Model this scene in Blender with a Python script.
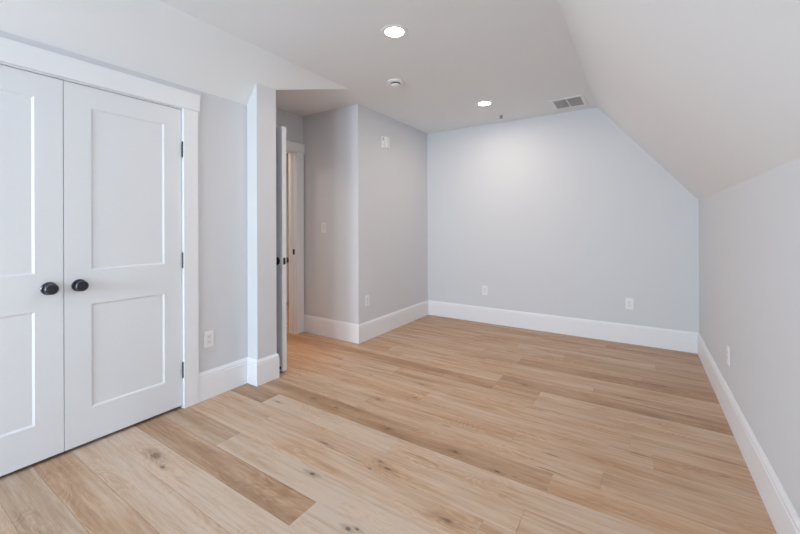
import bpy, bmesh, math, random
from mathutils import Vector, Matrix

for o in list(bpy.data.objects):
    bpy.data.objects.remove(o)
S = bpy.context.scene
COL = S.collection
random.seed(11)

# ------------------------------------------------------------------ camera
EYE = 1.22
cd = bpy.data.cameras.new('camera')
cam = bpy.data.objects.new('camera', cd)
COL.objects.link(cam)
cd.sensor_width = 36
cd.lens = 371.22 / 800 * 36
cd.shift_y = -(267 - 226.01) / 800
cd.clip_start = 0.02
cam.matrix_world = (Matrix.Translation((0, 0, EYE)) @ Matrix.Rotation(math.radians(32.969), 4, 'Z')
                    @ Matrix.Rotation(math.radians(90), 4, 'X') @ Matrix.Rotation(math.radians(-0.169), 4, 'Z'))
S.camera = cam

# ------------------------------------------------------------------ exposure, sky
S.view_settings.view_transform = 'Standard'
S.view_settings.look = 'None'
S.view_settings.gamma = 1
S.view_settings.exposure = 1.03
w = bpy.data.worlds.new('sky')
S.world = w
w.use_nodes = True
wn = w.node_tree
sky = wn.nodes.new('ShaderNodeTexSky')
sky.sky_type = 'NISHITA'
sky.sun_disc = False
sky.sun_elevation = math.radians(40)
sky.sun_rotation = math.radians(60)
wn.links.new(sky.outputs[0], wn.nodes['Background'].inputs[0])
wn.nodes['Background'].inputs[1].default_value = 0.25


def area(name, loc, rot, sx, sy, power, color, spread=180):
    l = bpy.data.lights.new(name, 'AREA')
    l.shape = 'RECTANGLE'
    l.size = sx
    l.size_y = sy
    l.energy = power
    l.color = color
    l.spread = math.radians(spread)
    o = bpy.data.objects.new(name, l)
    o.location = loc
    o.rotation_euler = rot
    COL.objects.link(o)
    return o


YF = -3.2          # front wall (behind the camera) inner face
# daylight arriving through the two gable windows behind the camera
WINS = [(-2.40, -1.55), (-1.25, -0.40)]      # x ranges
WZ = (0.75, 1.95)
for (a, b), power, tint in zip(WINS, (63, 35), ((0.72, 0.875, 1.0), (0.79, 0.905, 1.0))):
    area('daylight', ((a + b) / 2, YF - 0.22, (WZ[0] + WZ[1]) / 2), (math.radians(94), 0, 0),
         b - a, WZ[1] - WZ[0], power, tint, 180)

# ------------------------------------------------------------------ measured room
XC = -2.588        # closet wall
XP = -2.468        # pier face, far part of left wall
XR = 0.4635        # right knee wall
YB = 4.503         # back wall
YP0, YP1 = 1.791, 1.970    # pier
YN = 3.006         # right wall of entry recess
XF = -3.28         # back wall of entry recess
H = 2.4928
HK = 1.4538        # knee wall height
XS = -0.3895       # where right slope meets the flat ceiling


# ------------------------------------------------------------------ materials
def mat(name, col, rough=0.5, metal=0.0, emit=None, bump=0.0, bscale=300, spec=0.5):
    m = bpy.data.materials.new(name)
    m.use_nodes = True
    n = m.node_tree
    b = n.nodes['Principled BSDF']
    b.inputs['Base Color'].default_value = (*col, 1)
    b.inputs['Roughness'].default_value = rough
    b.inputs['Metallic'].default_value = metal
    b.inputs['Specular IOR Level'].default_value = spec
    tc = n.nodes.new('ShaderNodeTexCoord')
    nz = n.nodes.new('ShaderNodeTexNoise')
    nz.inputs['Scale'].default_value = bscale
    nz.inputs['Detail'].default_value = 3
    n.links.new(tc.outputs['Object'], nz.inputs['Vector'])
    # faint tone variation so nothing is perfectly flat
    mx = n.nodes.new('ShaderNodeMix')
    mx.data_type = 'RGBA'
    mx.blend_type = 'MULTIPLY'
    mx.inputs['Factor'].default_value = 0.03
    mx.inputs['A'].default_value = (*col, 1)
    n.links.new(nz.outputs['Fac'], mx.inputs['B'])
    n.links.new(mx.outputs['Result'], b.inputs['Base Color'])
    if bump:
        bp = n.nodes.new('ShaderNodeBump')
        bp.inputs['Strength'].default_value = bump
        bp.inputs['Distance'].default_value = 0.001
        n.links.new(nz.outputs['Fac'], bp.inputs['Height'])
        n.links.new(bp.outputs['Normal'], b.inputs['Normal'])
    if emit:
        b.inputs['Emission Color'].default_value = (*emit[:3], 1)
        b.inputs['Emission Strength'].default_value = emit[3]
    return m


M = {
    'wall': mat('wall_paint', (0.748, 0.765, 0.800), 0.85, bump=0.15, spec=0.25),
    'ceiling': mat('ceiling_paint', (0.880, 0.895, 0.915), 0.9, bump=0.15, spec=0.2),
    'trim': mat('trim_paint', (0.915, 0.93, 0.965), 0.42, bump=0.03, bscale=80),
    'door': mat('door_paint', (0.83, 0.85, 0.885), 0.42, bump=0.03, bscale=80),
    'black': mat('dark_bronze', (0.11, 0.115, 0.135), 0.28, metal=0.85, bscale=60),
    'blackmid': mat('dark_bronze_face', (0.045, 0.045, 0.055), 0.40, metal=0.6, bscale=60),
    'steel': mat('hinge_dark', (0.08, 0.083, 0.09), 0.4, metal=0.7),
    'plastic': mat('white_plastic', (0.92, 0.92, 0.93), 0.35),
    'plastic2': mat('white_plastic_insert', (0.86, 0.86, 0.88), 0.3),
    'slot': mat('slot_dark', (0.03, 0.03, 0.03), 0.6),
    'vent': mat('vent_enamel', (0.88, 0.88, 0.89), 0.45),
    'duct': mat('duct_dark', (0.62, 0.61, 0.62), 0.8),
    'lens': mat('lamp_lens', (0.9, 0.9, 0.88), 0.5, emit=(1.0, 0.93, 0.82, 9.0)),
    'chrome': mat('sprinkler_metal', (0.35, 0.34, 0.33), 0.35, metal=0.8),
    'rubber': mat('rubber', (0.02, 0.02, 0.02), 0.7),
    'closet': mat('closet_inside', (0.35, 0.34, 0.33), 0.9),
    'sub': mat('subfloor', (0.10, 0.07, 0.05), 0.9),
}

gm = bpy.data.materials.new('window_glass')
gm.use_nodes = True
gn = gm.node_tree
for n_ in list(gn.nodes):
    gn.nodes.remove(n_)
go = gn.nodes.new('ShaderNodeOutputMaterial')
gx = gn.nodes.new('ShaderNodeMixShader')
gx.inputs[0].default_value = 0.06
gt = gn.nodes.new('ShaderNodeBsdfTransparent')
gg = gn.nodes.new('ShaderNodeBsdfGlossy')
gg.inputs['Roughness'].default_value = 0.02
gn.links.new(gt.outputs[0], gx.inputs[1])
gn.links.new(gg.outputs[0], gx.inputs[2])
gn.links.new(gx.outputs[0], go.inputs[0])
M['glass'] = gm

# ---- oak floor shader -------------------------------------------------
# knots: x, y, half length, half width, strength
KNOTS = [(-2.173, .949, .038, .022, .75), (-2.040, .923, .014, .009, .8),
         (-1.499, 1.518, .035, .006, .85), (-1.40, 1.505, .07, .003, .6), (-1.363, 1.297, .018, .010, .95),
         (-0.992, 1.141, .014, .010, 1.0), (-0.962, 1.158, .012, .006, .95),
         (-1.074, 1.528, .022, .008, .9), (-1.138, 1.556, .018, .008, .7), (-1.150, 1.483, .014, .006, .6),
         (-1.26, 1.50, .05, .003, .5), (-1.30, 1.52, .04, .003, .4),
         (-1.00, 1.70, .07, .003, .5), (-0.95, 1.655, .06, .0025, .5),
         (-0.842, 1.843, .016, .010, .85), (-0.602, 1.806, .016, .008, .9), (-0.52, 1.815, .012, .005, .5),
         (-0.40, 2.095, .04, .004, .7), (-0.38, 1.955, .07, .004, .75), (-0.681, 1.394, .03, .010, .8),
         (0.35, 2.518, .12, .004, .7), (-1.95, 1.875, .03, .012, .5), (-1.72, 1.86, .02, .010, .6),
         (-1.28, 1.835, .02, .012, .7), (-1.56, 2.11, .02, .012, .7), (-1.86, 2.42, .015, .01, .5),
         (-1.42, 2.49, .03, .008, .8), (-2.12, 1.70, .02, .008, .8), (-1.0, 2.055, .03, .006, .5),
         (-0.75, 2.905, .03, .012, .7), (-0.08, 3.08, .035, .008, .8), (-2.05, 2.77, .04, .006, .4),
         (-1.06, 3.60, .05, .012, .5), (0.10, 3.44, .06, .008, .5), (-1.35, 2.27, .02, .01, .55),
         (-0.02, 2.35, .05, .006, .7), (-1.72, 2.66, .03, .006, .6), (-0.20, 2.18, .04, .005, .4),
         (0.05, 2.88, .10, .02, .35)]


def floor_material():
    m = bpy.data.materials.new('oak_planks')
    m.use_nodes = True
    t = m.node_tree
    N, L = t.nodes, t.links
    b = N['Principled BSDF']

    def nd(k, **kw):
        n = N.new(k)
        for a, v in kw.items():
            setattr(n, a, v)
        return n

    def mth(op, a, b_=None, c=None):
        n = nd('ShaderNodeMath', operation=op)
        for i, v in enumerate((a, b_, c)):
            if v is None:
                continue
            if isinstance(v, (int, float)):
                n.inputs[i].default_value = v
            else:
                L.new(v, n.inputs[i])
        return n.outputs[0]
    at = nd('ShaderNodeAttribute', attribute_name='plank')
    sep = nd('ShaderNodeSeparateColor')
    L.new(at.outputs['Color'], sep.inputs[0])
    tone, warm, rnd = sep.outputs
    tc = nd('ShaderNodeTexCoord')
    sx = nd('ShaderNodeSeparateXYZ')
    L.new(tc.outputs['Object'], sx.inputs[0])
    X, Y = sx.outputs[0], sx.outputs[1]

    def vec(a, b_, c):
        n = nd('ShaderNodeCombineXYZ')
        for i, v in enumerate((a, b_, c)):
            if isinstance(v, (int, float)):
                n.inputs[i].default_value = v
            else:
                L.new(v, n.inputs[i])
        return n.outputs[0]
    R = mth('MULTIPLY', rnd, 37.0)

    def noise(fx, fy, detail=3, rough=.55, dist=0, off=0):
        n = nd('ShaderNodeTexNoise')
        n.inputs['Scale'].default_value = 1
        n.inputs['Detail'].default_value = detail
        n.inputs['Roughness'].default_value = rough
        n.inputs['Distortion'].default_value = dist
        L.new(vec(mth('MULTIPLY', X, fx), mth('MULTIPLY', Y, fy), mth('ADD', R, off)), n.inputs['Vector'])
        return n.outputs['Fac']
    broad = noise(1.3, 14, 3, .5, .4)
    mid = noise(3.5, 60, 4, .6, .6, 3)
    fine = noise(14, 420, 3, .6, 0, 7)
    blotch = noise(2.2, 5, 2, .5, 0, 11)
    # cathedral / wavy figure: contour lines of a stretched noise
    fld = noise(2.0, 9.0, 2, .45, .5, 17)
    rings = mth('SINE', mth('MULTIPLY', fld, 120.0))
    rings = mth('MULTIPLY_ADD', rings, .5, .5)
    mask = nd('ShaderNodeMapRange')
    L.new(blotch, mask.inputs['Value'])
    mask.inputs['From Min'].default_value = .44
    mask.inputs['From Max'].default_value = .62
    rings = mth('MULTIPLY', rings, mask.outputs[0])
    # total darkness 0..1
    d = mth('ADD', tone, mth('MULTIPLY', mth('SUBTRACT', broad, .5), 1.1))
    d = mth('ADD', d, mth('MULTIPLY', mth('SUBTRACT', mid, .5), .85))
    d = mth('ADD', d, mth('MULTIPLY', mth('SUBTRACT', fine, .5), .55))
    d = mth('ADD', d, mth('MULTIPLY', rings, .22))
    ramp = nd('ShaderNodeValToRGB')
    e = ramp.color_ramp.elements
    e[0].position = 0
    e[0].color = (0.645, 0.510, 0.400, 1)
    e[1].position = 1
    e[1].color = (0.285, 0.163, 0.093, 1)
    k = e.new(.45)
    k.color = (0.505, 0.338, 0.222, 1)
    L.new(d, ramp.inputs[0])
    # plank hue: greyer or warmer
    hue = nd('ShaderNodeMix', data_type='RGBA', blend_type='MULTIPLY')
    hr = nd('ShaderNodeValToRGB')
    he = hr.color_ramp.elements
    he[0].color = (0.94, 1.0, 1.06, 1)
    he[1].color = (1.09, 0.965, 0.84, 1)
    L.new(mth('ADD', warm, mth('MULTIPLY', mth('SUBTRACT', blotch, .5), .8)), hr.inputs[0])
    hue.inputs['Factor'].default_value = 1
    L.new(ramp.outputs[0], hue.inputs['A'])
    L.new(hr.outputs[0], hue.inputs['B'])
    col = hue.outputs['Result']
    # random small knots
    vo = nd('ShaderNodeTexVoronoi')
    vo.inputs['Scale'].default_value = 1
    L.new(vec(mth('MULTIPLY', X, 1.3), mth('MULTIPLY', Y, 3.2), R), vo.inputs['Vector'])
    kn = nd('ShaderNodeMapRange')
    L.new(vo.outputs['Distance'], kn.inputs['Value'])
    kn.inputs['From Min'].default_value = .012
    kn.inputs['From Max'].default_value = .045
    kn.inputs['To Min'].default_value = .55
    kn.inputs['To Max'].default_value = 0
    total = kn.outputs[0]
    wob = mth('MULTIPLY', mth('SUBTRACT', noise(25, 60, 2, .5, 0, 0), .5), 1.3)
    for kx, ky, a, c, s in KNOTS:
        dx = mth('MULTIPLY', mth('SUBTRACT', X, kx), 1 / (a * 1.25))
        dy = mth('MULTIPLY', mth('SUBTRACT', Y, ky), 1 / (c * 1.25))
        r2 = mth('ADD', mth('MULTIPLY', dx, dx), mth('MULTIPLY', dy, dy))
        r2 = mth('ADD', r2, wob)
        g = nd('ShaderNodeMapRange')
        g.interpolation_type = 'SMOOTHSTEP'
        L.new(r2, g.inputs['Value'])
        g.inputs['From Min'].default_value = 0
        g.inputs['From Max'].default_value = 1.3
        g.inputs['To Min'].default_value = s
        g.inputs['To Max'].default_value = 0
        total = mth('MAXIMUM', total, g.outputs[0])
        if s >= .7 and c > .005:      # soft brown halo drawn out along the grain
            dx = mth('MULTIPLY', dx, .36)
            dy = mth('MULTIPLY', dy, .62)
            r2 = mth('ADD', mth('ADD', mth('MULTIPLY', dx, dx), mth('MULTIPLY', dy, dy)), mth('MULTIPLY', wob, .7))
            g = nd('ShaderNodeMapRange')
            L.new(r2, g.inputs['Value'])
            g.inputs['From Min'].default_value = 0
            g.inputs['From Max'].default_value = 1.2
            g.inputs['To Min'].default_value = s * .42
            g.inputs['To Max'].default_value = 0
            total = mth('MAXIMUM', total, g.outputs[0])
    km = nd('ShaderNodeMix', data_type='RGBA')
    L.new(mth('MULTIPLY', total, .85), km.inputs['Factor'])
    L.new(col, km.inputs['A'])
    km.inputs['B'].default_value = (0.085, 0.040, 0.022, 1)
    L.new(km.outputs['Result'], b.inputs['Base Color'])
    L.new(mth('MULTIPLY_ADD', mid, .12, .40), b.inputs['Roughness'])
    b.inputs['Specular IOR Level'].default_value = .35
    bp = nd('ShaderNodeBump')
    bp.inputs['Strength'].default_value = .12
    bp.inputs['Distance'].default_value = .001
    L.new(mth('ADD', fine, mid), bp.inputs['Height'])
    L.new(bp.outputs['Normal'], b.inputs['Normal'])
    return m


M['oak'] = floor_material()


# ------------------------------------------------------------------ mesh helpers
def tag(o, label=None, cat=None, group=None, kind=None):
    if label:
        o['label'] = label
    if cat:
        o['category'] = cat
    if group:
        o['group'] = group
    if kind:
        o['kind'] = kind
    return o


def link(name, bm, m, parent=None, loc=None, smooth=False):
    me = bpy.data.meshes.new(name)
    bmesh.ops.recalc_face_normals(bm, faces=bm.faces)
    bm.to_mesh(me)
    bm.free()
    me.materials.append(M[m] if isinstance(m, str) else m)
    if smooth:
        for p in me.polygons:
            p.use_smooth = True
        me.set_sharp_from_angle(angle=math.radians(35))
    o = bpy.data.objects.new(name, me)
    COL.objects.link(o)
    if parent:
        o.parent = parent
    if loc:
        o.location = loc
    return o


def empty(name, loc, rot=(0, 0, 0)):
    o = bpy.data.objects.new(name, None)
    o.location = loc
    o.rotation_euler = rot
    o.empty_display_size = 0.05
    COL.objects.link(o)
    return o


def box(bm, x0, x1, y0, y1, z0, z1, bev=0.0, seg=2):
    r = bmesh.ops.create_cube(bm, size=1)
    vs = r['verts']
    for v in vs:
        v.co = Vector(((x0 + x1) / 2 + v.co.x * (x1 - x0), (y0 + y1) / 2 + v.co.y * (y1 - y0),
                       (z0 + z1) / 2 + v.co.z * (z1 - z0)))
    if bev:
        es = list({e for v in vs for e in v.link_edges})
        bmesh.ops.bevel(bm, geom=es, offset=bev, segments=seg, affect='EDGES', profile=.7)


def prism(bm, pts, axis, a, b):
    """Extrude a 2D polygon along an axis; pts are the other two coordinates in x,y,z order."""
    def p3(p, c):
        q = list(p)
        q.insert(axis, c)
        return q
    A = [bm.verts.new(p3(p, a)) for p in pts]
    B = [bm.verts.new(p3(p, b)) for p in pts]
    n = len(pts)
    bm.faces.new(A)
    bm.faces.new(B[::-1])
    for i in range(n):
        bm.faces.new((A[i], B[i], B[(i + 1) % n], A[(i + 1) % n]))


def lathe(bm, prof, n=32, axis='Z', origin=(0, 0, 0)):
    """prof: (radius, height) list; first/last radius 0 closes."""
    o = Vector(origin)
    rings = []

    def pos(r, h, a):
        c, s = r * math.cos(a), r * math.sin(a)
        return o + (Vector((c, s, h)) if axis == 'Z' else Vector((h, c, s)) if axis == 'X' else Vector((c, h, s)))
    for r, h in prof:
        if r < 1e-6:
            rings.append([bm.verts.new(pos(0, h, 0))])
        else:
            rings.append([bm.verts.new(pos(r, h, 2 * math.pi * i / n)) for i in range(n)])
    for A, B in zip(rings, rings[1:]):
        for i in range(n):
            j = (i + 1) % n
            if len(A) == 1 and len(B) == 1:
                continue
            if len(A) == 1:
                bm.faces.new((A[0], B[i], B[j]))
            elif len(B) == 1:
                bm.faces.new((A[i], B[0], A[j]))
            else:
                bm.faces.new((A[i], B[i], B[j], A[j]))


def sweep(bm, path, prof):
    """Sweep a wall profile (out, z) along a floor polyline; 'out' is to the left of travel; mitred."""
    P = [Vector(p) for p in path]
    rows = []
    for i, p in enumerate(P):
        d0 = (P[i] - P[i - 1]).normalized() if i else None
        d1 = (P[i + 1] - P[i]).normalized() if i < len(P) - 1 else None
        if d0 is None:
            n = Vector((-d1.y, d1.x))
        elif d1 is None:
            n = Vector((-d0.y, d0.x))
        else:
            n0, n1 = Vector((-d0.y, d0.x)), Vector((-d1.y, d1.x))
            n = (n0 + n1).normalized()
            n = n / n.dot(n0)
        rows.append([bm.verts.new((p.x + n.x * t, p.y + n.y * t, z)) for t, z in prof])
    k = len(prof)
    for A, B in zip(rows, rows[1:]):
        for i in range(k):
            j = (i + 1) % k
            bm.faces.new((A[i], B[i], B[j], A[j]))
    bm.faces.new(rows[0][::-1])
    bm.faces.new(rows[-1])


def structure(o, label, cat):
    return tag(o, label, cat, kind='structure')


# ------------------------------------------------------------------ FLOOR
P0, PW = 0.565, 0.1525
X_LO, X_HI = -4.75, XR + 0.10
Y_LO, Y_HI = YF - 0.1, YB + 0.10
# row -> list of (x_end, tone, warm) from left to right; None = random
ROWS = {
    -2: [(-1.6, .30, .2), (9, .2, .4)],
    -1: [(-1.35, .42, .0), (9, .2, .4)],
    0: [(-1.10, .40, .45), (9, .15, .4)],
    1: [(-2.9, .3, .5), (-0.9, .14, .35), (9, .25, .4)],
    2: [(-2.7, .3, .5), (-0.7, .06, .35), (9, .3, .4)],
    3: [(-1.207, .54, .42), (9, .04, .3)],
    4: [(-1.990, .42, .25), (-0.2, .06, .35), (9, .3, .5)],
    5: [(-3, .3, .5), (-0.55, .20, .60), (9, .30, .6)],
    6: [(-2.0, .20, .55), (-0.42, .26, .62), (9, .32, .6)],
    7: [(-2.207, .66, .32), (-1.152, .03, .45), (9, .16, .55)],
    8: [(-0.365, .56, .62), (9, .34, .8)],
    9: [(-3.2, .4, .8), (-1.62, .26, .60), (-0.16, .26, .62), (9, .34, .65)],
    10: [(-2.0, .24, .60), (-0.62, .32, .68), (9, .34, .65)],
    11: [(-1.30, .30, .70), (0.05, .24, .6), (9, .33, .6)],
    12: [(-2.2, .26, .80), (-1.18, .24, .65), (-0.05, .32, .7), (9, .30, .65)],
    13: [(-2.3, .36, .75), (-1.737, .24, .55), (-0.62, .30, .65), (9, .25, .6)],
    14: [(-0.945, .58, .70), (-0.62, .42, .7), (9, .20, .6)],
    15: [(-1.9, .32, .7), (-0.946, .20, .65), (9, .62, .60)],
    16: [(-2.1, .40, .7), (-0.3, .22, .65), (9, .40, .65)],
    17: [(-1.2, .30, .65), (9, .26, .65)],
    18: [(-1.75, .22, .6), (-0.925, .34, .65), (9, .58, .65)],
    19: [(-1.3, .30, .7), (0.0, .34, .65), (9, .46, .65)],
    20: [(-1.5, .30, .7), (-0.6, .26, .55), (9, .40, .6)],
    21: [(-1.05, .34, .75), (0.1, .24, .6), (9, .42, .65)],
    22: [(-1.5, .42, .7), (-0.5, .40, .7), (9, .36, .6)],
    23: [(-1.9, .44, .75), (-0.9, .34, .6), (9, .44, .65)],
    24: [(-1.3, .46, .75), (-0.3, .42, .65), (9, .48, .65)],
    25: [(-0.9, .46, .7), (9, .46, .65)],
}
bm = bmesh.new()
lay = bm.loops.layers.float_color.new('plank')
GAP, DEP = 0.0007, 0.0022
r0 = int(math.floor((Y_LO - P0) / PW))
r1 = int(math.ceil((Y_HI - P0) / PW))
for r in range(r0, r1):
    y0, y1 = max(P0 + r * PW, Y_LO), min(P0 + (r + 1) * PW, Y_HI)
    segs = []
    if r in ROWS:
        x = X_LO
        for xe, tn, wm in ROWS[r]:
            xe = min(xe, X_HI)
            if xe > x:
                segs.append((x, xe, tn, wm))
                x = xe
    else:
        x = X_LO - random.uniform(0, 1.2)
        while x < X_HI:
            xe = x + random.uniform(.7, 2.1)
            segs.append((max(x, X_LO), min(xe, X_HI), random.choice((.08, .15, .25, .3, .4, .55)),
                         random.uniform(.2, .8)))
            x = xe
    for xa, xb, tn, wm in segs:
        if xb - xa < .01:
            continue
        top = [bm.verts.new(c) for c in ((xa + GAP, y0 + GAP, 0), (xb - GAP, y0 + GAP, 0),
                                         (xb - GAP, y1 - GAP, 0), (xa + GAP, y1 - GAP, 0))]
        bot = [bm.verts.new(c) for c in ((xa, y0, -DEP), (xb, y0, -DEP), (xb, y1, -DEP), (xa, y1, -DEP))]
        rr = random.random()
        fs = [bm.faces.new(top)] + [bm.faces.new((bot[i], bot[(i + 1) % 4], top[(i + 1) % 4], top[i])) for i in range(4)]
        for f in fs:
            for lp in f.loops:
                lp[lay] = (tn, wm, rr, 1)
box(bm, X_LO, X_HI, Y_LO, Y_HI, -0.12, -DEP - 0.0005)
me = bpy.data.meshes.new('floor')
bm.normal_update()
bm.to_mesh(me)
bm.free()
me.materials.append(M['oak'])
flo = bpy.data.objects.new('floor', me)
COL.objects.link(flo)
structure(flo, 'light oak plank floor with knots and mixed pale and brown boards', 'floor')

# ------------------------------------------------------------------ CEILING
TH = 0.10
bm = bmesh.new()
box(bm, X_LO, XS, Y_LO, Y_HI, H, H + TH)
structure(link('ceiling', bm, 'ceiling'), 'flat light grey ceiling with two lit round recessed lamps', 'ceiling')

bm = bmesh.new()
prism(bm, [(XS, H), (XR, HK), (XR + 0.12, HK), (XR + .12, HK + .05), (XS + .05, H + TH), (XS, H + TH)], 1, Y_LO, Y_HI)
structure(link('ceiling_right', bm, 'ceiling'), 'sloped ceiling panel descending to the low right wall', 'ceiling')

# left slope over the closet wall: gently eased drywall slope, cut off diagonally at the entry recess
pA, pB, pC = (XC, 2.170), (XP, 2.322), (-2.273, H)


def slope_z(x):
    (x0, z0), (x1, z1), (x2, z2) = pA, pB, pC
    if x >= x1:
        return z1 + (z2 - z1) * (x - x1) / (x2 - x1)
    return (z0 * (x - x1) * (x - x2) / ((x0 - x1) * (x0 - x2)) + z1 * (x - x0) * (x - x2) / ((x1 - x0) * (x1 - x2))
            + z2 * (x - x0) * (x - x1) / ((x2 - x0) * (x2 - x1)))


YCUT = 2.63        # where the cut meets the flat ceiling
bm = bmesh.new()
xs = [XC + (XP - XC) * i / 4 for i in range(5)] + [XP + (pC[0] - XP) * i / 6 for i in range(1, 7)]


def yend(x):
    return YP0 + .01 if x < XP - 1e-6 else YP1 + (YCUT - YP1) * (x - XP) / (pC[0] - XP)


prev = None
low_a, low_b, up_a, up_b = [], [], [], []
for x in xs:
    ye = YP1 if x < XP else yend(x)
    low_a.append(bm.verts.new((x, Y_LO, slope_z(x))))
    low_b.append(bm.verts.new((x, ye, slope_z(x))))
    up_a.append(bm.verts.new((x, Y_LO, H + .02)))
    up_b.append(bm.verts.new((x, ye, H + .02)))
for i in range(len(xs) - 1):
    bm.faces.new((low_a[i], low_b[i], low_b[i + 1], low_a[i + 1]))
    bm.faces.new((up_a[i], up_a[i + 1], up_b[i + 1], up_b[i]))
    bm.faces.new((low_b[i], up_b[i], up_b[i + 1], low_b[i + 1]))
    bm.faces.new((low_a[i], low_a[i + 1], up_a[i + 1], up_a[i]))
bm.faces.new((low_a[0], up_a[0], up_b[0], low_b[0]))
bm.faces.new((low_a[-1], low_b[-1], up_b[-1], up_a[-1]))
structure(link('ceiling_left', bm, 'ceiling', smooth=True), 'narrow sloped ceiling strip above the white closet doors', 'ceiling')

# ------------------------------------------------------------------ WALLS
bm = bmesh.new()
prism(bm, [(XR, -0.1), (XR + .12, -0.1), (XR + .12, HK), (XR, HK)], 1, Y_LO, Y_HI)
structure(link('wall_right', bm, 'wall'), 'low pale grey knee wall on the right under the slope', 'wall')
bm = bmesh.new()
box(bm, XP - .02, XR + .12, YB, YB + .10, -0.1, H + .1)
structure(link('wall_back', bm, 'wall'), 'wide pale grey far wall with two white outlets', 'wall')

DY0, DGAP, DY1 = 0.076, 0.6865, 1.294      # closet opening and meeting line
DTOP = 2.004
bm = bmesh.new()
OY0, OY1, OZ = DY0 - .022, DY1 + .022, DTOP + .022
box(bm, XC - .11, XC, Y_LO, OY0, -0.1, H + .05)
box(bm, XC - .11, XC, OY1, YP0 + .001, -0.1, H + .05)
box(bm, XC - .11, XC, OY0, OY1, OZ, H + .05)
structure(link('wall_left', bm, 'wall'), 'pale grey wall holding the white double closet doors', 'wall')
bm = bmesh.new()
box(bm, XC - .75, XC - .70, OY0 - .2, OY1 + .2, 0, H)
box(bm, XC - .70, XC - .111, OY0 - .2, OY0 - .15, 0, H)
box(bm, XC - .70, XC - .111, OY1 + .15, OY1 + .2, 0, H)
structure(link('wall_closet', bm, 'closet'), 'inner walls of the closet behind the closed doors', 'wall')

bm = bmesh.new()
box(bm, XF - .11, XP, YP0, YP1, -0.1, H + .05)
structure(link('wall_pier', bm, 'wall'), 'narrow pale grey wall pier between closet wall and entry recess', 'wall')
bm = bmesh.new()
box(bm, XF - .11, XP, YN, YB + .10, -0.1, H + .05)
structure(link('wall_center', bm, 'wall'), 'pale grey projecting wall corner right of the entry recess', 'wall')
EY0, EY1, EZ = 2.098, 2.878, 2.058        # clear entry opening
bm = bmesh.new()
box(bm, XF - .11, XF, YP1 - .01, EY0 - .02, -0.1, H + .05)
box(bm, XF - .11, XF, EY1 + .02, YN + .01, -0.1, H + .05)
box(bm, XF - .11, XF, EY0 - .02, EY1 + .02, EZ + .02, H + .05)
structure(link('wall_entry', bm, 'wall'), 'shadowed wall at the back of the entry recess around the doorway', 'wall')
# hall beyond the doorway
bm = bmesh.new()
box(bm, X_LO, X_LO + .05, 1.0, 4.0, 0, H)
box(bm, X_LO, XF - .11, .95, 1.0, 0, H)
box(bm, X_LO, XF - .11, 4.0, 4.05, 0, H)
structure(link('wall_hall', bm, 'wall'), 'hall walls seen through the entry doorway', 'wall')

# front wall with the two windows (behind the camera)
bm = bmesh.new()
xw = [XC - .1] + [v for a in WINS for v in a] + [XR + .12]
box(bm, xw[0], xw[-1], YF - .12, YF, -0.1, WZ[0])
box(bm, xw[0], xw[-1], YF - .12, YF, WZ[1], H + .05)
for i in (0, 2, 4):
    box(bm, xw[i], xw[i + 1], YF - .12, YF, WZ[0], WZ[1])
structure(link('wall_front', bm, 'wall'), 'pale grey window wall facing the far wall', 'wall')
for i, (a, b) in enumerate(WINS):
    r = empty('window_%d' % (i + 1), ((a + b) / 2, YF, WZ[0]))
    structure(r, ('white window nearer the closet side' if i == 0 else 'white window nearer the low knee wall'), 'window')
    hw, hh = (b - a) / 2, WZ[1] - WZ[0]
    bm = bmesh.new()
    for x0, x1, z0, z1 in ((-hw, -hw + .05, 0, hh), (hw - .05, hw, 0, hh), (-hw, hw, 0, .05), (-hw, hw, hh - .05, hh),
                           (-hw, hw, hh / 2 - .02, hh / 2 + .02)):
        box(bm, x0, x1, -.09, -.04, z0, z1, .003)
    link('window_frame', bm, 'trim', r)
    bm = bmesh.new()
    for x0, x1, z0, z1 in ((-hw - .09, -hw, -.02, hh), (hw, hw + .09, -.02, hh), (-hw - .1, hw + .1, hh, hh + .11),
                           (-hw - .09, hw + .09, -.11, -.02)):
        box(bm, x0, x1, .0005, .02, z0, z1, .002)
    link('window_casing', bm, 'trim', r)
    bm = bmesh.new()
    box(bm, -hw + .04, hw - .04, -.068, -.062, .04, hh - .04)
    link('pane', bm, 'glass', r)

# ------------------------------------------------------------------ BASEBOARDS
BP = [(0.0003, 0.0005), (.015, 0.0005), (.015, .160), (.0125, .1635), (.0125, .169), (.0135, .173), (.012, .180),
      (.0075, .186), (.0055, .193), (.0040, .197), (0.0003, .197)]


def baseboard(name, path, label):
    bm = bmesh.new()
    sweep(bm, path, BP)
    o = link(name, bm, 'trim', smooth=True)
    return structure(o, label, 'baseboard')


# travel so that the room lies to the left
baseboard('baseboard_left', [(XF + .02, YP1), (XP, YP1), (XP, YP0), (XC, YP0), (XC, 1.3965)],
          'white baseboard wrapping the pier beside the closet doors')
baseboard('baseboard_center', [(XP, YB), (XP, YN), (XF + .0005, YN)],
          'white baseboard around the projecting wall corner')
baseboard('baseboard_back', [(XR, YB), (XP + .015, YB)], 'white baseboard along the far wall')
baseboard('baseboard_right', [(XR, YF), (XR, YB - .015)], 'white baseboard along the low right wall')
baseboard('baseboard_front', [(XC, YF), (XR - .015, YF)], 'white baseboard under the windows')
baseboard('baseboard_closet', [(XC, -0.03), (XC, YF + .015)], 'white baseboard on the closet wall left of the doors')

# ------------------------------------------------------------------ CLOSET CASING
t = empty('trim_1', (XC, (DY0 + DY1) / 2, 0))
structure(t, 'flat white casing around the double closet doors', 'door casing')


def rel(o, e):
    """move mesh built in world coordinates under an unrotated empty"""
    for v in o.data.vertices:
        v.co -= e.location
    return o


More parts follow.
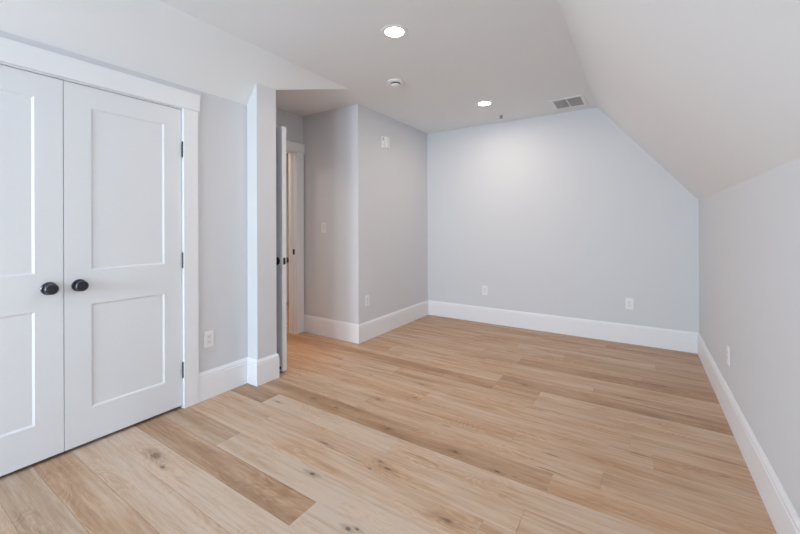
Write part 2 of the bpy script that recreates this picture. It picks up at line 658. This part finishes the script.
CW = 0.096
bm = bmesh.new()
box(bm, XC + .0005, XC + .019, DY1 + .0055, DY1 + .1020, 0.0005, DTOP + .0105, .002)
rel(link('side_casing', bm, 'trim', t), t)
bm = bmesh.new()
box(bm, XC + .0005, XC + .019, DY0 - .1020, DY0 - .0055, 0.0005, DTOP + .0105, .002)
rel(link('side_casing', bm, 'trim', t), t)
bm = bmesh.new()
box(bm, XC + .0005, XC + .026, DY0 - .113, DY1 + .113, DTOP + .0110, DTOP + .1260, .002)
rel(link('head_casing', bm, 'trim', t), t)
bm = bmesh.new()
box(bm, XC - .11, XC + .0003, DY1 + .003, DY1 + .0215, 0.0005, DTOP + .0215)
box(bm, XC - .11, XC + .0003, DY0 - .0215, DY0 - .003, 0.0005, DTOP + .0215)
box(bm, XC - .11, XC + .0003, DY0 - .003, DY1 + .003, DTOP + .0045, DTOP + .0215)
box(bm, XC - .055, XC - .042, DY0 - .003, DY1 + .003, DTOP - .010, DTOP + .0045)
rel(link('jamb', bm, 'trim', t), t)


# ------------------------------------------------------------------ DOORS
def door_mesh(w, h, th, panels, rec=.0065):
    """Leaf in local space: hinge edge at y=0, width along +y, front face at x=0, thickness to -x."""
    bm = bmesh.new()
    ys = sorted({0, w} | {v for p in panels for v in p[:2]})
    zs = sorted({0, h} | {v for p in panels for v in p[2:]})

    def face(x, sgn):
        for i in range(len(ys) - 1):
            for j in range(len(zs) - 1):
                y0, y1, z0, z1 = ys[i], ys[i + 1], zs[j], zs[j + 1]
                ins = any(abs(y0 - p[0]) < 1e-6 and abs(z0 - p[2]) < 1e-6 for p in panels)
                if not ins:
                    bm.faces.new([bm.verts.new(c) for c in ((x, y0, z0), (x, y1, z0), (x, y1, z1), (x, y0, z1))])
                else:
                    d, s = rec, .0100
                    o_ = [(y0, z0), (y1, z0), (y1, z1), (y0, z1)]
                    i_ = [(y0 + s, z0 + s), (y1 - s, z0 + s), (y1 - s, z1 - s), (y0 + s, z1 - s)]
                    O = [bm.verts.new((x, *c)) for c in o_]
                    I = [bm.verts.new((x - sgn * d, *c)) for c in i_]
                    for k in range(4):
                        bm.faces.new((O[k], O[(k + 1) % 4], I[(k + 1) % 4], I[k]))
                    bm.faces.new(I)
    face(0, 1)
    face(-th, -1)
    for q in (((0, 0, 0), (-th, 0, 0), (-th, 0, h), (0, 0, h)), ((0, w, 0), (-th, w, 0), (-th, w, h), (0, w, h)),
              ((0, 0, 0), (0, w, 0), (-th, w, 0), (-th, 0, 0)), ((0, 0, h), (0, w, h), (-th, w, h), (-th, 0, h))):
        bm.faces.new([bm.verts.new(c) for c in q])
    bmesh.ops.remove_doubles(bm, verts=bm.verts, dist=1e-5)
    return bm


def knob(parent, loc, sgn=1, axis='X', m='black'):
    """round knob on round rosette; sticks out along +x (sgn=1)"""
    ro = [(0, 0), (.0325, 0), (.0335, .002), (.0335, .006), (.031, .0085), (.014, .0095), (.0125, .012), (.0125, .0135)]
    kn = [(.0125, .012), (.0115, .020), (.013, .029), (.021, .034), (.0265, .037), (.0285, .041), (.0285, .050),
          (.0270, .0545), (.0245, .0565)]
    fc = [(.0246, .0560), (.0232, .0572), (.0225, .0566), (.010, .0575), (0, .0578)]
    bm = bmesh.new()
    lathe(bm, [(r, h * sgn) for r, h in ro], 40, axis)
    a = link('rosette', bm, m, parent, loc, True)
    bm = bmesh.new()
    lathe(bm, [(r, h * sgn) for r, h in kn], 40, axis)
    k = link('knob', bm, m, parent, loc, True)
    bm = bmesh.new()
    lathe(bm, [(r, h * sgn) for r, h in fc], 40, axis)
    f = link('knob_face', bm, 'blackmid', k, None, True)
    return k


def hinge(parent, x, y, z, hgt=.100, leafdir=-1):
    bm = bmesh.new()
    n = 5
    for i in range(n):
        z0 = z - hgt / 2 + i * hgt / n
        lathe(bm, [(0, z0 + .0006), (.0058, z0 + .0006), (.0062, z0 + .0012), (.0062, z0 + hgt / n - .0012),
                   (.0058, z0 + hgt / n - .0006), (0, z0 + hgt / n - .0006)], 14, 'Z', (x, y, 0))
    lathe(bm, [(0, z + hgt / 2), (.004, z + hgt / 2), (.0046, z + hgt / 2 + .003), (0, z + hgt / 2 + .006)], 14, 'Z', (x, y, 0))
    lathe(bm, [(0, z - hgt / 2 - .006), (.0046, z - hgt / 2 - .003), (.004, z - hgt / 2), (0, z - hgt / 2)], 14, 'Z', (x, y, 0))
    return link('hinge', bm, 'steel', parent, None, True)


DB = .020
LW = DY1 - DGAP - .0015
for name, y0, y1, mirror, label in (
        ('door_1', DY0, DGAP - .0015, True, 'left leaf of the white two-panel closet doors, cut by the photo edge'),
        ('door_2', DGAP + .0015, DY1, False, 'right leaf of the white two-panel closet doors with three visible hinges')):
    wd = y1 - y0
    e = empty(name, (XC - .001, y0, 0))
    structure(e, label, 'closet door')
    pn0, pn1 = (.805 - DGAP - .0015, 1.187 - DGAP - .0015)
    if mirror:
        pn0, pn1 = .573 - y0 - (pn1 - pn0), .573 - y0
    bm = door_mesh(wd, DTOP - DB, .035, [(pn0, pn1, .207 - DB, .788 - DB), (pn0, pn1, .979 - DB, 1.887 - DB)])
    link('door_panel', bm, 'door', e, (0, 0, DB))
    ky = .626 - y0 if mirror else .7500 - y0
    knob(e, (0.0, ky, .900))
    hy = -.003 if mirror else wd + .0045
    for hz in (.257, .995, 1.740):
        hinge(e, .0065, hy, hz)

# entry door leaf: hinged on the recess back wall, swung open against the near wall
e = empty('door_3', (XF + .003, 2.052, 0))
structure(e, 'white entry door standing open edge-on beside the pier', 'door')
LWD = .780
bm = door_mesh(LWD, EZ - .020, .044, [(.10, LWD - .10, .20, .77), (.10, LWD - .10, .96, 1.88)])
# turn: width along +x, faces at y=0..+.044
bmesh.ops.transform(bm, matrix=Matrix.Rotation(math.radians(-90), 4, 'Z'), verts=bm.verts)
for v in bm.verts:
    v.co.y += 0.0
bmesh.ops.translate(bm, vec=(0, 0, 0), verts=bm.verts)
ys_ = [v.co.y for v in bm.verts]
for v in bm.verts:
    v.co.y -= min(ys_)
link('door_panel', bm, 'door', e, (0, 0, .014))
knob(e, (LWD - .062, .0, .930), -1, 'Y', 'blackmid')
knob(e, (LWD - .062, .044, .930), 1, 'Y', 'blackmid')
bm = bmesh.new()
box(bm, LWD, LWD + .0015, .010, .034, .930 - .028, .930 + .028, .0005)
box(bm, LWD, LWD + .010, .016, .028, .930 - .010, .930 + .010, .002)
link('latch_plate', bm, 'blackmid', e)
for hz in (.257, 1.00, 1.80):
    hinge(e, -.0005 - .004, .050, hz)
bm = bmesh.new()
lathe(bm, [(0, 0), (.013, 0), (.013, -.006), (.006, -.008), (.006, -.030), (.010, -.032), (.010, -.040), (0, -.041)], 20, 'Y', (LWD - .028, 0, .040))
tag(link('door_stop', bm, 'rubber', e, None, True), 'black rubber door stop')

# entry doorway casing
t = empty('trim_2', (XF, (EY0 + EY1) / 2, 0))
structure(t, 'shaded white casing around the entry doorway with dark strike plate', 'door casing')
bm = bmesh.new()
box(bm, XF + .0005, XF + .019, EY1 + .005, EY1 + .112, .0005, EZ + .004, .002)
rel(link('side_casing', bm, 'trim', t), t)
bm = bmesh.new()
box(bm, XF + .0005, XF + .0025, YP1 + .001, EY0 - .005, .0005, EZ + .004)
rel(link('side_casing', bm, 'trim', t), t)
bm = bmesh.new()
box(bm, XF + .0005, XF + .026, YP1 + .002, EY1 + .122, EZ + .0045, EZ + .104, .002)
rel(link('head_casing', bm, 'trim', t), t)
bm = bmesh.new()
box(bm, XF - .11, XF + .0003, EY1, EY1 + .0195, .0005, EZ + .0195)
box(bm, XF - .11, XF + .0003, EY0 - .0195, EY0, .0005, EZ + .0195)
box(bm, XF - .11, XF + .0003, EY0, EY1, EZ, EZ + .0195)
box(bm, XF - .085, XF - .046, EY1 - .012, EY1, .0005, EZ)
box(bm, XF - .085, XF - .046, EY0, EY0 + .012, .0005, EZ)
rel(link('jamb', bm, 'trim', t), t)
bm = bmesh.new()
box(bm, XF - .038, XF - .008, EY1 - .0015, EY1 - .0001, .930 - .029, .930 + .029, .0005)
rel(link('strike_plate', bm, 'blackmid', t), t)


# ------------------------------------------------------------------ CEILING LIGHTS
def copy_tree(o, parent=None):
    c = o.copy()
    COL.objects.link(c)
    if parent:
        c.parent = parent
    for ch in [x for x in bpy.data.objects if x.parent == o and x != c]:
        copy_tree(ch, c)
    return c


def can_light():
    e = empty('recessed_light', (0, 0, 0))
    bm = bmesh.new()
    lathe(bm, [(.090, -.0002), (.090, -.003), (.086, -.0055), (.074, -.0055), (.062, -.003), (.0615, -.0008), (.080, -.0002), (.090, -.0002)], 48)
    link('trim_ring', bm, 'plastic', e, None, True)
    bm = bmesh.new()
    lathe(bm, [(0, -.0050), (.030, -.0047), (.050, -.0038), (.0614, -.0012), (.0614, -.0003), (0, -.0003)], 48)
    link('lens', bm, 'lens', e, None, True)
    return e


cans = [((-1.351, 2.023), 'larger-looking nearer lit round recessed light in the flat ceiling'),
        ((-1.362, 3.720), 'farther small lit round recessed light near the air vent')]
first = None
for (x, y), lab in cans:
    if first is None:
        first = o = can_light()
    else:
        o = copy_tree(first)
    o.location = (x, y, H)
    tag(o, lab, 'ceiling light', 'recessed lights in the flat ceiling')
    l = bpy.data.lights.new('lamp_glow', 'AREA')
    l.shape = 'DISK'
    l.size = .12
    l.energy = 3.6
    l.color = (1.0, .84, .70)
    lo = bpy.data.objects.new('lamp_glow', l)
    lo.location = (x, y, H - .012)
    COL.objects.link(lo)

# added fill light in the hall, no fixture; spills in to lift the entry recess
area('recess_fill', (-4.25, 2.25, H - .03), (0, 0, 0), .5, .5, 6.0, (1.0, .86, .72))
# warm hall lamp beyond the doorway
l = bpy.data.lights.new('hall_lamp', 'AREA')
l.shape = 'DISK'
l.size = .14
l.spread = math.radians(110)
l.energy = 2.2
l.color = (1.0, .40, .10)
lo = bpy.data.objects.new('hall_lamp', l)
lo.location = (-3.62, 2.87, H - .02)
COL.objects.link(lo)

# ------------------------------------------------------------------ SMOKE DETECTOR
e = empty('smoke_detector', (-1.812, 2.730, H))
tag(e, 'white round smoke detector on the ceiling between entry recess and lights', 'smoke detector')
bm = bmesh.new()
lathe(bm, [(0, -.0002), (.073, -.0002), (.074, -.004), (.073, -.010), (.066, -.014), (.050, -.017), (0, -.017)], 40)
link('base', bm, 'plastic', e, None, True)
bm = bmesh.new()
lathe(bm, [(0, -.0168), (.042, -.0168), (.042, -.027), (0, -.027)], 40)
link('sensor_slot', bm, 'slot', e, None, True)
bm = bmesh.new()
lathe(bm, [(0, -.0268), (.042, -.0268), (.043, -.030), (.041, -.036), (.034, -.041), (0, -.043)], 40)
link('cap', bm, 'plastic', e, None, True)

# ------------------------------------------------------------------ SPRINKLER
e = empty('fire_sprinkler', (-1.345, 4.215, H))
tag(e, 'small metal fire sprinkler head in the ceiling by the far wall', 'sprinkler')
bm = bmesh.new()
lathe(bm, [(0, -.0002), (.036, -.0002), (.036, -.003), (.030, -.006), (.012, -.007), (0, -.007)], 28)
link('escutcheon', bm, 'vent', e, None, True)
bm = bmesh.new()
lathe(bm, [(0, -.007), (.011, -.007), (.011, -.018), (.005, -.022), (.005, -.034), (0, -.034)], 20)
box(bm, -.016, -.012, -.003, .003, -.036, -.012)
box(bm, .012, .016, -.003, .003, -.036, -.012)
link('frame_arms', bm, 'chrome', e, None, True)
bm = bmesh.new()
lathe(bm, [(0, -.036), (.018, -.036), (.018, -.038), (0, -.039)], 20)
link('deflector', bm, 'chrome', e)

# ------------------------------------------------------------------ AIR VENT
VX0, VX1, VY0, VY1 = -.775, -.475, 4.010, 4.345
e = empty('air_vent', ((VX0 + VX1) / 2, (VY0 + VY1) / 2, H))
tag(e, 'white slatted air vent in the ceiling beside the right slope', 'vent')
hx, hy, fl = (VX1 - VX0) / 2, (VY1 - VY0) / 2, .030
bm = bmesh.new()
box(bm, -hx - fl + .02, -hx + .022, -hy - .01, hy + .01, -.006, -.0002, .002)
box(bm, hx - .022, hx + fl - .02, -hy - .01, hy + .01, -.006, -.0002, .002)
box(bm, -hx + .02, hx - .02, -hy - .01, -hy + .022, -.006, -.0002, .002)
box(bm, -hx + .02, hx - .02, hy - .022, hy + .01, -.006, -.0002, .002)
link('frame', bm, 'vent', e)
bm = bmesh.new()
box(bm, -.006, .006, -hy + .02, hy - .02, -.0065, -.001, .001)
link('center_bar', bm, 'vent', e)
bm = bmesh.new()
box(bm, -hx + .02, hx - .02, -hy + .02, hy - .02, -.0012, -.0002)
link('backing', bm, 'duct', e)
n = 14
for half in (-1, 1):
    for i in range(n):
        y = -hy + .034 + i * (2 * hy - .068) / (n - 1)
        xa, xb = (-hx + .022, -.006) if half < 0 else (.006, hx - .022)
        bm = bmesh.new()
        prism(bm, [(y - .0042, -.0052), (y - .0034, -.0058), (y + .0045, -.0020), (y + .0037, -.0014)], 0, xa, xb)
        link('slat', bm, 'vent', e)


# ------------------------------------------------------------------ OUTLETS AND SWITCH
def outlet(loc, rz, label):
    """duplex rocker-style receptacle; local +y points out of the wall"""
    e = empty('wall_outlet', loc, (0, 0, rz))
    tag(e, label, 'outlet')
    bm = bmesh.new()
    box(bm, -.035, .035, .0003, .0060, -.0575, .0575, .0022, 3)
    link('cover_plate', bm, 'plastic', e)
    bm = bmesh.new()
    box(bm, -.0168, .0168, .0052, .0078, -.0335, .0335, .0012)
    ins = link('receptacle', bm, 'plastic2', e)
    for s in (-1, 1):
        bm = bmesh.new()
        box(bm, -.0075, -.0055, .0074, .0081, s * .018 - .001, s * .018 + .007)
        box(bm, .0055, .0075, .0074, .0081, s * .018 - .001, s * .018 + .006)
        lathe(bm, [(0, .0074), (.0022, .0074), (.0022, .0081), (0, .0081)], 10, 'Y', (0, 0, s * .018 - .008))
        link('slots', bm, 'slot', ins)
    for s in (-1, 1):
        bm = bmesh.new()
        lathe(bm, [(0, .0058), (.0028, .0058), (.0026, .0066), (0, .0068)], 12, 'Y', (0, 0, s * .0485))
        link('screw', bm, 'plastic2', e, None, True)
    return e


HP = math.pi / 2
outlet((XC, 1.478, .418), -HP, 'white wall outlet low on the wall right beside the closet casing')
outlet((XP, 3.150, .420), -HP, 'white wall outlet low on the projecting wall near its corner')
outlet((-1.648, YB, .407), math.pi, 'white wall outlet low on the far wall, left of two')
outlet((-0.100, YB, .411), math.pi, 'white wall outlet low on the far wall, right of two')
outlet((XR, 3.085, .400), HP, 'white wall outlet seen edge-on on the low right wall')

e = empty('light_switch', (-2.958, YN, 1.205), (0, 0, math.pi))
tag(e, 'white rocker light switch on the side wall of the entry recess', 'light switch')
bm = bmesh.new()
box(bm, -.035, .035, .0003, .0060, -.0575, .0575, .0022, 3)
link('cover_plate', bm, 'plastic', e)
bm = bmesh.new()
prism(bm, [(.0055, -.033), (.0085, -.033), (.0068, 0), (.0105, .033), (.0055, .033)], 0, -.0165, .0165)
link('rocker', bm, 'plastic2', e)
for s in (-1, 1):
    bm = bmesh.new()
    lathe(bm, [(0, .0058), (.0028, .0058), (.0026, .0066), (0, .0068)], 12, 'Y', (0, 0, s * .0485))
    link('screw', bm, 'plastic2', e, None, True)

# wall-mounted alarm strobe box high on the projecting wall
e = empty('alarm_box', (XP, 3.478, 2.178), (0, 0, -HP))
tag(e, 'small white alarm box high on the projecting wall', 'alarm')
bm = bmesh.new()
box(bm, -.052, .052, .0003, .012, -.067, .067, .003)
link('mounting_plate', bm, 'plastic', e)
bm = bmesh.new()
box(bm, -.048, .012, .0115, .044, -.062, .062, .006, 3)
link('housing', bm, 'plastic', e)
bm = bmesh.new()
box(bm, .014, .044, .0115, .030, -.052, .004, .005, 3)
link('strobe_lens', bm, 'plastic2', e)
bm = bmesh.new()
for i in range(5):
    box(bm, .018, .042, .0118, .0128, .020 + i * .007, .0225 + i * .007)
link('grille', bm, 'slot', e)
